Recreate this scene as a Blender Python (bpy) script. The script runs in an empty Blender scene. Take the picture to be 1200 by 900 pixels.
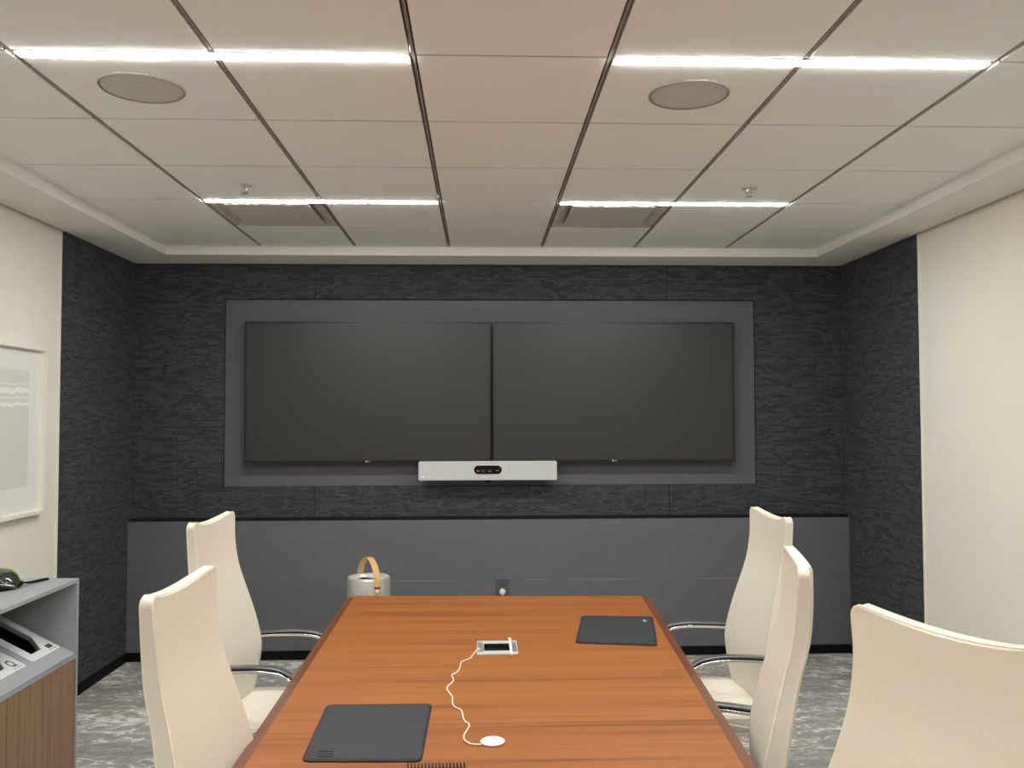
import bpy, bmesh, math, random
from mathutils import Vector, Matrix
random.seed(7)
C = bpy.context.scene.collection
PI = math.pi

# ------------------------------------------------------------------ materials
def lin(c):
    return tuple(((v/255)/12.92 if v/255 <= .04045 else ((v/255+.055)/1.055)**2.4) for v in c)

def nmat(name):
    m = bpy.data.materials.new(name); m.use_nodes = True
    nt = m.node_tree; b = nt.nodes['Principled BSDF']
    return m, nt, b

def N(nt, typ, **kw):
    n = nt.nodes.new(typ)
    for k, v in kw.items():
        if k.startswith('_'): setattr(n, k[1:], v)
        else: n.inputs[k.replace('_', ' ')].default_value = v
    return n

def coords(nt, scale=(1, 1, 1), rot=(0, 0, 0), src='Object'):
    tc = nt.nodes.new('ShaderNodeTexCoord'); mp = nt.nodes.new('ShaderNodeMapping')
    mp.inputs['Scale'].default_value = scale; mp.inputs['Rotation'].default_value = rot
    nt.links.new(tc.outputs[src], mp.inputs[0]); return mp.outputs[0]

def ramp(nt, fac, stops):
    r = nt.nodes.new('ShaderNodeValToRGB'); e = r.color_ramp.elements
    while len(e) < len(stops): e.new(.5)
    for i, (p, c) in enumerate(stops):
        e[i].position = p; e[i].color = (*c[:3], 1)
    nt.links.new(fac, r.inputs[0]); return r.outputs[0]

def bump(nt, b, h, strength, dist=.002):
    n = nt.nodes.new('ShaderNodeBump'); n.inputs['Strength'].default_value = strength
    n.inputs['Distance'].default_value = dist
    nt.links.new(h, n.inputs['Height']); nt.links.new(n.outputs[0], b.inputs['Normal'])

def plain(name, rgb, rough=.5, metal=0., spec=.5, var=.04, scale=30, bmp=0., coat=0.):
    """solid colour with a slight procedural mottling"""
    m, nt, b = nmat(name); c = lin(rgb)
    n = N(nt, 'ShaderNodeTexNoise', Scale=scale, Detail=4.)
    nt.links.new(coords(nt), n.inputs['Vector'])
    col = ramp(nt, n.outputs[0], [(.3, [v*(1-var) for v in c]), (.7, [min(1, v*(1+var)) for v in c])])
    nt.links.new(col, b.inputs['Base Color'])
    b.inputs['Roughness'].default_value = rough; b.inputs['Metallic'].default_value = metal
    b.inputs['Specular IOR Level'].default_value = spec; b.inputs['Coat Weight'].default_value = coat
    if bmp: bump(nt, b, n.outputs[0], bmp)
    return m

def emis(name, rgb, strength):
    m, nt, b = nmat(name)
    b.inputs['Base Color'].default_value = (.8, .8, .8, 1)
    b.inputs['Emission Color'].default_value = (*rgb, 1); b.inputs['Emission Strength'].default_value = strength
    return m

def acoustic(name, rgb):
    """charcoal wall covering woven in small staggered horizontal dashes"""
    m, nt, b = nmat(name); c = lin(rgb)
    tc = nt.nodes.new('ShaderNodeTexCoord'); sx = nt.nodes.new('ShaderNodeSeparateXYZ')
    nt.links.new(tc.outputs['Object'], sx.inputs[0])
    ad = N(nt, 'ShaderNodeMath', _operation='ADD'); nt.links.new(sx.outputs[0], ad.inputs[0]); nt.links.new(sx.outputs[1], ad.inputs[1])
    cb = nt.nodes.new('ShaderNodeCombineXYZ'); nt.links.new(ad.outputs[0], cb.inputs[0]); nt.links.new(sx.outputs[2], cb.inputs[1])
    wob = N(nt, 'ShaderNodeTexNoise', Scale=9., Detail=2.); nt.links.new(cb.outputs[0], wob.inputs['Vector'])
    mixv = N(nt, 'ShaderNodeVectorMath', _operation='MULTIPLY_ADD')
    nt.links.new(wob.outputs['Color'], mixv.inputs[0]); mixv.inputs[1].default_value = (.02, .012, 0); nt.links.new(cb.outputs[0], mixv.inputs[2])
    def bricks(w, h, off):
        br = N(nt, 'ShaderNodeTexBrick', Scale=1.); br.offset = off
        br.inputs['Brick Width'].default_value = w; br.inputs['Row Height'].default_value = h
        br.inputs['Mortar Size'].default_value = .0016; br.inputs['Mortar Smooth'].default_value = .6
        br.inputs['Color1'].default_value = (*[v*.72 for v in c], 1); br.inputs['Color2'].default_value = (*[v*1.36 for v in c], 1)
        br.inputs['Mortar'].default_value = (*[v*.42 for v in c], 1)
        nt.links.new(mixv.outputs[0], br.inputs['Vector']); return br
    b1 = bricks(.10, .0155, .37); b2 = bricks(.042, .0155, .61)
    ck = N(nt, 'ShaderNodeTexNoise', Scale=7., Detail=1.); nt.links.new(cb.outputs[0], ck.inputs['Vector'])
    st = N(nt, 'ShaderNodeMath', _operation='GREATER_THAN'); st.inputs[1].default_value = .52; nt.links.new(ck.outputs[0], st.inputs[0])
    mx = nt.nodes.new('ShaderNodeMixRGB'); nt.links.new(st.outputs[0], mx.inputs[0])
    nt.links.new(b1.outputs[0], mx.inputs[1]); nt.links.new(b2.outputs[0], mx.inputs[2])
    nt.links.new(mx.outputs[0], b.inputs['Base Color']); b.inputs['Roughness'].default_value = .9
    b.inputs['Specular IOR Level'].default_value = .25
    bw = nt.nodes.new('ShaderNodeRGBToBW'); nt.links.new(mx.outputs[0], bw.inputs[0])
    bump(nt, b, bw.outputs[0], .9, .02)
    return m

def wood(name, dark, mid, light, axis, rough=.35, coat=0., fine=90, broad=9):
    """long grain along the given axis (0 x, 1 y, 2 z)"""
    m, nt, b = nmat(name)
    s1 = [broad]*3; s1[axis] = .55; s2 = [fine]*3; s2[axis] = 1.6; s3 = [broad*3.1]*3; s3[axis] = .8
    n1 = N(nt, 'ShaderNodeTexNoise', Scale=1., Detail=3.); nt.links.new(coords(nt, s1), n1.inputs['Vector'])
    n2 = N(nt, 'ShaderNodeTexNoise', Scale=1., Detail=5., Roughness=.65); nt.links.new(coords(nt, s2), n2.inputs['Vector'])
    n3 = N(nt, 'ShaderNodeTexNoise', Scale=1., Detail=2.); nt.links.new(coords(nt, s3), n3.inputs['Vector'])
    a = N(nt, 'ShaderNodeMath', _operation='MULTIPLY_ADD'); nt.links.new(n1.outputs[0], a.inputs[0]); a.inputs[1].default_value = .45
    c2 = N(nt, 'ShaderNodeMath', _operation='MULTIPLY'); nt.links.new(n2.outputs[0], c2.inputs[0]); c2.inputs[1].default_value = .35
    nt.links.new(c2.outputs[0], a.inputs[2])
    d = N(nt, 'ShaderNodeMath', _operation='MULTIPLY_ADD'); nt.links.new(n3.outputs[0], d.inputs[0]); d.inputs[1].default_value = .2
    nt.links.new(a.outputs[0], d.inputs[2])
    col = ramp(nt, d.outputs[0], [(.36, lin(dark)), (.47, lin(mid)), (.62, lin(light))])
    nt.links.new(col, b.inputs['Base Color'])
    b.inputs['Roughness'].default_value = rough; b.inputs['Specular IOR Level'].default_value = .35; b.inputs['Coat Weight'].default_value = coat; b.inputs['Coat Roughness'].default_value = .3
    bump(nt, b, n2.outputs[0], .08, .001)
    return m

def carpet():
    m, nt, b = nmat('carpet')
    v = coords(nt, (1.6, 3.6, 1), (0, 0, .30))
    w = N(nt, 'ShaderNodeTexNoise', Scale=1.3, Detail=3.); nt.links.new(v, w.inputs['Vector'])
    n = N(nt, 'ShaderNodeTexNoise', Scale=6.4, Detail=8., Roughness=.7, Distortion=1.1); nt.links.new(v, n.inputs['Vector'])
    add = N(nt, 'ShaderNodeMath', _operation='MULTIPLY_ADD'); nt.links.new(w.outputs[0], add.inputs[0]); add.inputs[1].default_value = .45
    nt.links.new(n.outputs[0], add.inputs[2])
    col = ramp(nt, add.outputs[0], [(.60, lin((160, 157, 153))), (.74, lin((180, 177, 172))), (.79, lin((206, 202, 195))), (.825, lin((246, 243, 235)))])
    f = N(nt, 'ShaderNodeTexNoise', Scale=260., Detail=2.); nt.links.new(coords(nt), f.inputs['Vector'])
    mul = nt.nodes.new('ShaderNodeMixRGB'); mul.blend_type = 'MULTIPLY'; mul.inputs[0].default_value = .45
    g = ramp(nt, f.outputs[0], [(.35, (.5, .5, .5)), (.65, (1, 1, 1))])
    nt.links.new(col, mul.inputs[1]); nt.links.new(g, mul.inputs[2]); nt.links.new(mul.outputs[0], b.inputs['Base Color'])
    b.inputs['Roughness'].default_value = 1.; b.inputs['Specular IOR Level'].default_value = .1
    bump(nt, b, f.outputs[0], .7, .004)
    return m

def wainscot():
    """smooth dark grey paint with faint pale scuffs about chair height"""
    m, nt, b = nmat('dark_paint_scuffed'); c = lin((102, 102, 106))
    n = N(nt, 'ShaderNodeTexNoise', Scale=40., Detail=4.); nt.links.new(coords(nt), n.inputs['Vector'])
    base = ramp(nt, n.outputs[0], [(.3, [v*.95 for v in c]), (.7, [v*1.05 for v in c])])
    tc = nt.nodes.new('ShaderNodeTexCoord'); sx = nt.nodes.new('ShaderNodeSeparateXYZ'); nt.links.new(tc.outputs['Object'], sx.inputs[0])
    mr = N(nt, 'ShaderNodeMath', _operation='SUBTRACT'); nt.links.new(sx.outputs[2], mr.inputs[0]); mr.inputs[1].default_value = .515
    ab = N(nt, 'ShaderNodeMath', _operation='ABSOLUTE'); nt.links.new(mr.outputs[0], ab.inputs[0])
    lt = N(nt, 'ShaderNodeMath', _operation='LESS_THAN'); nt.links.new(ab.outputs[0], lt.inputs[0]); lt.inputs[1].default_value = .004
    sn = N(nt, 'ShaderNodeTexNoise', Scale=1., Detail=3.); nt.links.new(coords(nt, (2.3, 1, 30)), sn.inputs['Vector'])
    sc = ramp(nt, sn.outputs[0], [(.5, (0, 0, 0)), (.62, (.4, .4, .4))])
    mu = N(nt, 'ShaderNodeMath', _operation='MULTIPLY'); nt.links.new(lt.outputs[0], mu.inputs[0]); nt.links.new(sc, mu.inputs[1])
    mx = nt.nodes.new('ShaderNodeMixRGB'); nt.links.new(mu.outputs[0], mx.inputs[0]); nt.links.new(base, mx.inputs[1]); mx.inputs[2].default_value = (*lin((150, 150, 150)), 1)
    nt.links.new(mx.outputs[0], b.inputs['Base Color']); b.inputs['Roughness'].default_value = .6
    return m

def grille(name, rgb):
    m, nt, b = nmat(name); c = lin(rgb)
    v = N(nt, 'ShaderNodeTexVoronoi', Scale=420.); v.inputs['Randomness'].default_value = .1; nt.links.new(coords(nt), v.inputs['Vector'])
    col = ramp(nt, v.outputs['Distance'], [(.25, [x*.45 for x in c]), (.5, c)])
    nt.links.new(col, b.inputs['Base Color']); b.inputs['Roughness'].default_value = .6; return m

def printed(name):
    """pale print: grey field crossed by uneven white wavy bands (local z, top at +)"""
    m, nt, b = nmat(name)
    tc = nt.nodes.new('ShaderNodeTexCoord'); sx = nt.nodes.new('ShaderNodeSeparateXYZ'); nt.links.new(tc.outputs['Object'], sx.inputs[0])
    n = N(nt, 'ShaderNodeTexNoise', Scale=14., Detail=4.); nt.links.new(coords(nt, (1, 1.6, .2)), n.inputs['Vector'])
    def band(z, w, amp):
        a = N(nt, 'ShaderNodeMath', _operation='MULTIPLY_ADD'); nt.links.new(n.outputs[0], a.inputs[0]); a.inputs[1].default_value = amp; nt.links.new(sx.outputs[2], a.inputs[2])
        s = N(nt, 'ShaderNodeMath', _operation='SUBTRACT'); nt.links.new(a.outputs[0], s.inputs[0]); s.inputs[1].default_value = z + amp*.5
        q = N(nt, 'ShaderNodeMath', _operation='ABSOLUTE'); nt.links.new(s.outputs[0], q.inputs[0])
        l = N(nt, 'ShaderNodeMath', _operation='LESS_THAN'); nt.links.new(q.outputs[0], l.inputs[0]); l.inputs[1].default_value = w
        return l.outputs[0]
    o = band(.205, .013, .045)
    for z, w, amp in ((.135, .008, .03), (.238, .0025, .03), (.168, .003, .02)):
        mxx = N(nt, 'ShaderNodeMath', _operation='MAXIMUM'); nt.links.new(o, mxx.inputs[0]); nt.links.new(band(z, w, amp), mxx.inputs[1]); o = mxx.outputs[0]
    mx = nt.nodes.new('ShaderNodeMixRGB'); nt.links.new(o, mx.inputs[0])
    mx.inputs[1].default_value = (*lin((218, 216, 207)), 1); mx.inputs[2].default_value = (*lin((240, 238, 230)), 1)
    nt.links.new(mx.outputs[0], b.inputs['Base Color']); b.inputs['Roughness'].default_value = .7; return m

M = dict(
    wall=plain('cream_wall_paint', (236, 231, 219), .8, var=.015, scale=3),
    wallR=plain('warm_white_wall_paint', (238, 233, 219), .8, var=.015, scale=3),
    tile=plain('ceiling_tile', (245, 248, 245), .95, var=.02, scale=160, spec=.1),
    runner=plain('ceiling_runner', (150, 140, 128), .6), tee=plain('ceiling_cross_tee', (92, 80, 68), .7),
    slot=plain('ceiling_slot', (62, 54, 48), .9),
    soffit=plain('soffit_paint', (242, 241, 235), .85, var=.01, scale=4),
    acoustic=acoustic('charcoal_wall_covering', (69, 71, 75)),
    recess=plain('dark_grey_paint', (92, 92, 97), .6, var=.03, scale=60),
    wains=wainscot(),
    black=plain('black_rubber', (9, 9, 10), .7, spec=.2),
    gap=plain('black_gap', (8, 8, 9), .9),
    carpet=carpet(),
    screen=plain('television_screen', (43, 43, 40), .42, spec=.55, var=.03, scale=2),
    bezel=plain('black_bezel', (14, 14, 14), .35),
    table=wood('cherry_veneer', (112, 60, 24), (148, 86, 35), (160, 97, 43), 0, .5, 0., fine=70, broad=14),
    band=wood('cherry_edge', (88, 46, 28), (116, 64, 40), (136, 78, 50), 1, .4, .15, fine=60, broad=20),
    walnut=wood('walnut_laminate', (122, 91, 68), (150, 115, 88), (162, 128, 100), 2, .5, 0, fine=160, broad=26),
    greylam=plain('grey_laminate', (166, 168, 172), .45, var=.02, scale=80),
    leather=plain('cream_leather', (226, 218, 200), .5, var=.015, scale=60, bmp=.1),
    piping=plain('cream_piping', (236, 228, 210), .55),
    chrome=plain('polished_aluminium', (225, 225, 228), .12, metal=1., var=.01),
    chromegrey=plain('chrome_reflection_grey', (120, 120, 122), .3, metal=.6),  # grey band reflected in the polished arm, put into the colour
    caster=plain('caster_black', (24, 24, 25), .5),
    pad=plain('charcoal_desk_leather', (46, 49, 54), .55, spec=.35, var=.06, scale=120, bmp=.3),
    padedge=plain('charcoal_leather_edge', (30, 32, 36), .4),
    emboss=plain('embossed_mark', (9, 9, 10), .5),
    white=plain('white_plastic', (236, 236, 234), .35, var=.01),
    cord=plain('white_cord', (238, 226, 206), .45),
    silver=plain('satin_silver', (196, 198, 198), .35, metal=.85, var=.02),
    silverlight=plain('light_silver', (224, 224, 220), .3, metal=.3),
    can=plain('brushed_can', (208, 205, 197), .38, metal=.45, var=.03),
    canrim=plain('bright_rim', (235, 235, 232), .3, metal=.3),
    tan=plain('tan_leather', (222, 176, 116), .55, var=.05, scale=60),
    grille=grille('grille_silver', (212, 214, 214)),
    spk=grille('speaker_grille', (204, 205, 200)), spkrim=plain('speaker_rim', (150, 146, 138), .6),
    vent=plain('vent_grey', (205, 203, 198), .6),
    ventdark=plain('vent_inside', (190, 187, 181), .7),
    outlet=plain('dark_outlet', (84, 84, 87), .45),
    frame=plain('white_frame', (240, 236, 224), .4, var=.01),
    mat=plain('white_mat', (232, 230, 222), .8, var=.01),
    art=printed('pale_wave_print'),
    led=emis('led_strip', (.985, 1., .975), 142.),
    lens=plain('lens_black', (8, 8, 14), .12, spec=.8),
    green=plain('lime_green', (150, 184, 78), .4),
    smoke=plain('smoky_plastic', (52, 58, 48), .15, spec=.7),
    paper=plain('notebook_paper', (238, 234, 224), .8),
    cover=plain('notebook_cover', (40, 34, 32), .6),
    coil=plain('coil_wire', (60, 46, 40), .3, metal=.7),
    print=plain('printed_grey', (70, 70, 72), .7),
    bag=plain('black_bin_bag', (14, 14, 15), .3, bmp=.6, scale=14),
)

# ------------------------------------------------------------------ mesh helpers
def obj(name, bm, mats, parent=None, loc=None, smooth=None, bevel=None):
    me = bpy.data.meshes.new(name); bmesh.ops.recalc_face_normals(bm, faces=bm.faces[:])
    bm.to_mesh(me); bm.free()
    for m in (mats if isinstance(mats, (list, tuple)) else [mats]): me.materials.append(m)
    o = bpy.data.objects.new(name, me); C.objects.link(o)
    if parent is not None: o.parent = parent
    if loc is not None: o.location = loc
    if smooth:
        for p in me.polygons: p.use_smooth = True
        if smooth != 'all': me.set_sharp_from_angle(angle=math.radians(38))
    if bevel:
        b = o.modifiers.new('bevel', 'BEVEL'); b.width = bevel; b.segments = 3; b.limit_method = 'ANGLE'; b.angle_limit = math.radians(40)
        for p in me.polygons: p.use_smooth = True
        w = o.modifiers.new('wn', 'WEIGHTED_NORMAL'); w.keep_sharp = True
    return o

def box(bm, x0, x1, y0, y1, z0, z1, mi=0):
    v = [bm.verts.new(p) for p in ((x0,y0,z0),(x1,y0,z0),(x1,y1,z0),(x0,y1,z0),(x0,y0,z1),(x1,y0,z1),(x1,y1,z1),(x0,y1,z1))]
    for f in ((0,3,2,1),(4,5,6,7),(0,1,5,4),(1,2,6,5),(2,3,7,6),(3,0,4,7)):
        fc = bm.faces.new([v[i] for i in f]); fc.material_index = mi
    return v

def bx(*a, **k):
    bm = bmesh.new(); box(bm, *a, **k); return bm

def prism(bm, pts, z0, z1, axis='z', mi=0):
    """extrude a 2-D outline between z0 and z1 along an axis"""
    def P(p, h): return {'z': (p[0], p[1], h), 'y': (p[0], h, p[1]), 'x': (h, p[0], p[1])}[axis]
    a = [bm.verts.new(P(p, z0)) for p in pts]; b = [bm.verts.new(P(p, z1)) for p in pts]
    n = len(pts); fs = [bm.faces.new(a), bm.faces.new(b)]
    for i in range(n): fs.append(bm.faces.new((a[i], a[(i+1) % n], b[(i+1) % n], b[i])))
    for f in fs: f.material_index = mi

def rrect(x0, x1, y0, y1, r, n=6):
    out = []
    for cx, cy, a0 in ((x1-r, y1-r, 0), (x0+r, y1-r, PI/2), (x0+r, y0+r, PI), (x1-r, y0+r, 1.5*PI)):
        for i in range(n+1):
            a = a0 + i*PI/2/n; out.append((cx+r*math.cos(a), cy+r*math.sin(a)))
    return out

def lathe(bm, prof, seg=40, c=(0, 0, 0), mi=0):
    rings = []
    for r, z in prof:
        if r < 1e-6: rings.append([bm.verts.new((c[0], c[1], c[2]+z))])
        else: rings.append([bm.verts.new((c[0]+r*math.cos(2*PI*i/seg), c[1]+r*math.sin(2*PI*i/seg), c[2]+z)) for i in range(seg)])
    for a, b in zip(rings, rings[1:]):
        for i in range(seg):
            j = (i+1) % seg
            if len(a) == 1 and len(b) == 1: continue
            if len(a) == 1: f = bm.faces.new((a[0], b[i], b[j]))
            elif len(b) == 1: f = bm.faces.new((a[i], b[0], a[j]))
            else: f = bm.faces.new((a[i], b[i], b[j], a[j]))
            f.material_index = mi

def sweep(bm, pts, sec, up=Vector((0, 0, 1)), closed=False, cap=True, mi=0):
    """sweep a closed 2-D section (side, up) along 3-D points"""
    pts = [Vector(p) for p in pts]; n = len(pts); rings = []
    for i, p in enumerate(pts):
        a = pts[(i-1) % n] if (closed or i > 0) else p; b = pts[(i+1) % n] if (closed or i < n-1) else p
        t = (b-a).normalized(); s = t.cross(up)
        if s.length < 1e-4: s = t.cross(Vector((1, 0, 0)))
        s.normalize(); u = s.cross(t)
        rings.append([bm.verts.new(p + s*x + u*y) for x, y in sec])
    m = len(sec)
    for i in range(n if closed else n-1):
        A, B = rings[i], rings[(i+1) % n]
        for k in range(m):
            f = bm.faces.new((A[k], A[(k+1) % m], B[(k+1) % m], B[k])); f.material_index = mi
    if cap and not closed: bm.faces.new(rings[0]); bm.faces.new(rings[-1])

def circ(r, n=8): return [(r*math.cos(2*PI*i/n), r*math.sin(2*PI*i/n)) for i in range(n)]

def smoothpts(P, k=8):
    P = [Vector(p) for p in P]; out = []
    for i in range(len(P)-1):
        p0 = P[max(i-1, 0)]; p1 = P[i]; p2 = P[i+1]; p3 = P[min(i+2, len(P)-1)]
        for j in range(k):
            t = j/k
            out.append(.5*((2*p1)+(-p0+p2)*t+(2*p0-5*p1+4*p2-p3)*t*t+(-p0+3*p1-3*p2+p3)*t**3))
    out.append(P[-1]); return out

def lerp_tab(tab, z):
    """smooth interpolation in a table of (z, value...) rows with z rising"""
    if z <= tab[0][0]: return tab[0][1:]
    for i in range(len(tab)-1):
        if z <= tab[i+1][0]:
            p1, p2 = tab[i], tab[i+1]; p0 = tab[max(i-1, 0)]; p3 = tab[min(i+2, len(tab)-1)]
            t = (z-p1[0])/(p2[0]-p1[0]); out = []
            for k in range(1, len(p1)):
                m1 = (p2[k]-p0[k])/max(p2[0]-p0[0], 1e-6)*(p2[0]-p1[0]); m2 = (p3[k]-p1[k])/max(p3[0]-p1[0], 1e-6)*(p2[0]-p1[0])
                out.append((2*t**3-3*t*t+1)*p1[k]+(t**3-2*t*t+t)*m1+(-2*t**3+3*t*t)*p2[k]+(t**3-t*t)*m2)
            return tuple(out)
    return tab[-1][1:]

def tag(o, label=None, cat=None, group=None, kind=None):
    if label: o['label'] = label
    if cat: o['category'] = cat
    if group: o['group'] = group
    if kind: o['kind'] = kind
    return o
def thing(name, label, cat, loc=(0, 0, 0), rz=0, group=None):
    e = bpy.data.objects.new(name, None); C.objects.link(e); e.location = loc; e.rotation_euler = (0, 0, rz)
    e.empty_display_size = .1
    return tag(e, label, cat, group)
def struct(name, bm, m, parent=None, **k):
    return tag(obj(name, bm, m, parent, **k), kind='structure')
def copy_tree(o, parent=None):
    c = o.copy(); C.objects.link(c); c.parent = parent
    for ch in list(o.children): copy_tree(ch, c)
    return c
def text_mesh(name, body, size, mat, parent, matrix, depth=.0006):
    cu = bpy.data.curves.new(name, 'FONT'); cu.body = body; cu.size = size; cu.extrude = depth/2; cu.align_x = 'CENTER'; cu.align_y = 'CENTER'
    t = bpy.data.objects.new(name+'_tmp', cu); C.objects.link(t)
    dg = bpy.context.evaluated_depsgraph_get(); me = bpy.data.meshes.new_from_object(t.evaluated_get(dg))
    bpy.data.objects.remove(t); bpy.data.curves.remove(cu)
    me.materials.clear(); me.materials.append(mat)
    o = bpy.data.objects.new(name, me); C.objects.link(o); o.parent = parent; o.matrix_local = matrix; return o

# ------------------------------------------------------------------ room
XL, XR, YB, YF = -2.35, 2.528, 6.05, -2.6     # side walls, display wall, wall behind
CZ, SZ = 2.73, 2.672                           # tile ceiling, lowered border
T = .6096
GX = [-.2058 + (i-3)*T for i in range(8)]      # runner lines L0..L7
GY = [5.7097 + (j-5)*T for j in range(-8, 6)]  # cross lines
PY = 5.0                                       # where the dark side panels start

struct('floor', bx(XL-.1, XR+.1, YF-.1, YB+.1, -.1, 0), M['carpet'])
# ceiling: tile field and its slots
bm = bmesh.new()
box(bm, XL-.1, XR+.1, YF-.1, YB+.1, CZ+.03, CZ+.1, 1)
for i in range(7):
    for j in range(len(GY)-1):
        x0, x1 = GX[i]+.011, GX[i+1]-.011; y0, y1 = GY[j]+.0045, GY[j+1]-.0045
        if i == 0: x0 = GX[0]
        if i == 6: x1 = GX[7]
        jj = j-8                                # cross line number used in the notes: row jj..jj+1
        if jj % 3 == 0 and i in (1, 2, 4, 5): y0 = GY[j]+.052     # LED slot along this edge
        if jj == 3 and i in (1, 4): continue    # air diffuser sits here
        box(bm, x0, x1, y0, y1, CZ, CZ+.025, 0)
for i in range(1, 7):
    box(bm, GX[i]-.0045, GX[i]+.0045, GY[0], GY[-1], CZ+.003, CZ+.028, 2)
for j in range(1, len(GY)-1):
    for i in range(7):
        if (j-8) % 3 == 0 and i in (1, 2, 4, 5): continue
        box(bm, GX[i]+.012, GX[i+1]-.012, GY[j]-.0044, GY[j]+.0044, CZ+.003, CZ+.024, 3)
struct('ceiling', bm, [M['tile'], M['slot'], M['runner'], M['tee']])
# lowered border round the tile field
bm = bmesh.new()
box(bm, XL, GX[0], YF, YB, SZ, CZ+.03); box(bm, GX[7], XR, YF, YB, SZ, CZ+.03)
box(bm, GX[0], GX[7], GY[-1]+.002, YB, SZ, CZ+.03); box(bm, GX[0], GX[7], YF, GY[0]-.002, SZ, CZ+.03)
struct('trim_1', bm, M['soffit'])

wl = struct('wall_left', bx(XL-.13, XL-.012, YF, YB, 0, CZ), M['wall'])
struct('acoustic_panel', bx(XL-.012, XL, PY, YB-.001, .062, SZ-.004), M['acoustic'], wl)
struct('edge_strip', bx(XL-.012, XL-.004, PY-.014, PY-.003, .062, SZ), M['frame'], wl)
wr = struct('wall_right', bx(XR+.012, XR+.13, YF, YB, 0, CZ), M['wallR'])
struct('acoustic_panel', bx(XR, XR+.012, 4.965, YB-.001, .062, SZ-.004), M['acoustic'], wr)
struct('edge_strip', bx(XR+.004, XR+.012, 4.951, 4.962, .062, SZ), M['frame'], wr)
struct('wall_rear', bx(XL-.13, XR+.13, YF-.13, YF, 0, CZ), M['wall'])

# display wall: black backing, charcoal panels framing a recess, lower smooth section
R0, R1, RZ0, RZ1 = -1.75, 1.92, 1.145, 2.431
wb = struct('wall_back', bx(XL-.13, XR+.13, YB+.03, YB+.15, 0, CZ), M['gap'])
bm = bmesh.new(); s = .0018
LZ = .938
box(bm, XL, R0, YB, YB+.03, LZ, SZ-.003); box(bm, R1, XR, YB, YB+.03, LZ, SZ-.003)
seams = [-1.132, .086, 1.306]
xs = [R0]+seams+[R1]
for a, b in zip(xs, xs[1:]):
    xa = a+(s if a in seams else 0); xb = b-(s if b in seams else 0)
    box(bm, xa, xb, YB, YB+.03, RZ1, SZ-.003); box(bm, xa, xb, YB, YB+.03, LZ, RZ0)
struct('acoustic_panel', bm, M['acoustic'], wb)
bm = bmesh.new()
box(bm, R0+.004, R1-.004, YB+.014, YB+.03, RZ0+.001, RZ1-.006)
struct('recessed_panel', bm, M['recess'], wb)
bm = bmesh.new(); box(bm, XL, XR, YB-.09, YB+.03, .06, .922)
struct('lower_panel', bm, M['wains'], wb)
struct('shadow_gap', bx(XL, XR, YB-.075, YB+.029, .922, LZ), M['gap'], wb)
struct('baseboard_back', bx(XL, XR, YB-.098, YB-.086, 0, .06), M['black'])
struct('baseboard_left', bx(XL-.012, XL+.006, YF, YB-.098, 0, .06), M['black'])
struct('baseboard_right', bx(XR-.006, XR+.012, YF, YB-.098, 0, .06), M['black'])
struct('baseboard_rear', bx(XL, XR, YF, YF+.012, 0, .06), M['black'])

# ------------------------------------------------------------------ ceiling fittings
def light(i, j, label, group=None):
    x0, x1 = GX[i]+.012, GX[i+2]-.012; y0 = GY[j+8]+.004; y1 = y0+.044; cx = (x0+x1)/2
    t = thing('linear_ceiling_light', label, 'ceiling light', (cx, (y0+y1)/2, CZ), group=group)
    h = (x1-x0)/2; w = (y1-y0)/2
    bm = bmesh.new(); box(bm, -h, h, -w, -w+.0025, -.001, .024); box(bm, -h, h, w-.0025, w, -.001, .024)
    box(bm, -h, -h+.003, -w, w, -.001, .024); box(bm, h-.003, h, -w, w, -.001, .024)
    obj('housing', bm, M['white'], t)
    bm = bmesh.new(); prism(bm, [(-w+.0027, .012), (-w+.0027, -.0022), (-w+.005, -.0035), (w-.005, -.0035), (w-.0027, -.0022), (w-.0027, .012)], -h+.004, h-.004, 'x')
    obj('diffuser', bm, M['led'], t)
light(1, 0, 'lit linear LED ceiling light nearest the camera, over the left side of the table')
light(4, 0, 'lit linear LED ceiling light nearest the camera, over the right side of the table')
light(1, 3, 'lit linear LED ceiling light at the edge of the left air diffuser')
light(4, 3, 'lit linear LED ceiling light at the edge of the right air diffuser')
for j in (-3,):  # unseen pair added to light the table, repeating the row spacing
    for i in (1, 4):
        light(i, j, 'lit linear LED ceiling light, added unseen behind the camera', 'added unseen ceiling lights behind the camera')

def speaker(x, y, label):
    t = thing('ceiling_speaker', label, 'speaker', (x, y, CZ), group='round ceiling speakers')
    bm = bmesh.new(); lathe(bm, [(.1295, -.0002), (.131, -.004), (.136, -.005), (.139, -.002), (.139, .0)], 64); obj('rim', bm, M['spkrim'], t, smooth=True)
    bm = bmesh.new(); lathe(bm, [(0, -.0035), (.09, -.0035), (.129, -.003), (.129, 0)], 64); obj('grille', bm, M['spk'], t, smooth=True)
    obj('badge', bx(-.012, .012, -.004, .004, -.0048, -.0034), M['vent'], t)
speaker(-1.139, 2.960, 'round flush grey ceiling speaker in the left ceiling tile')
speaker(.722, 2.967, 'round flush grey ceiling speaker in the right ceiling tile')

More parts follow.
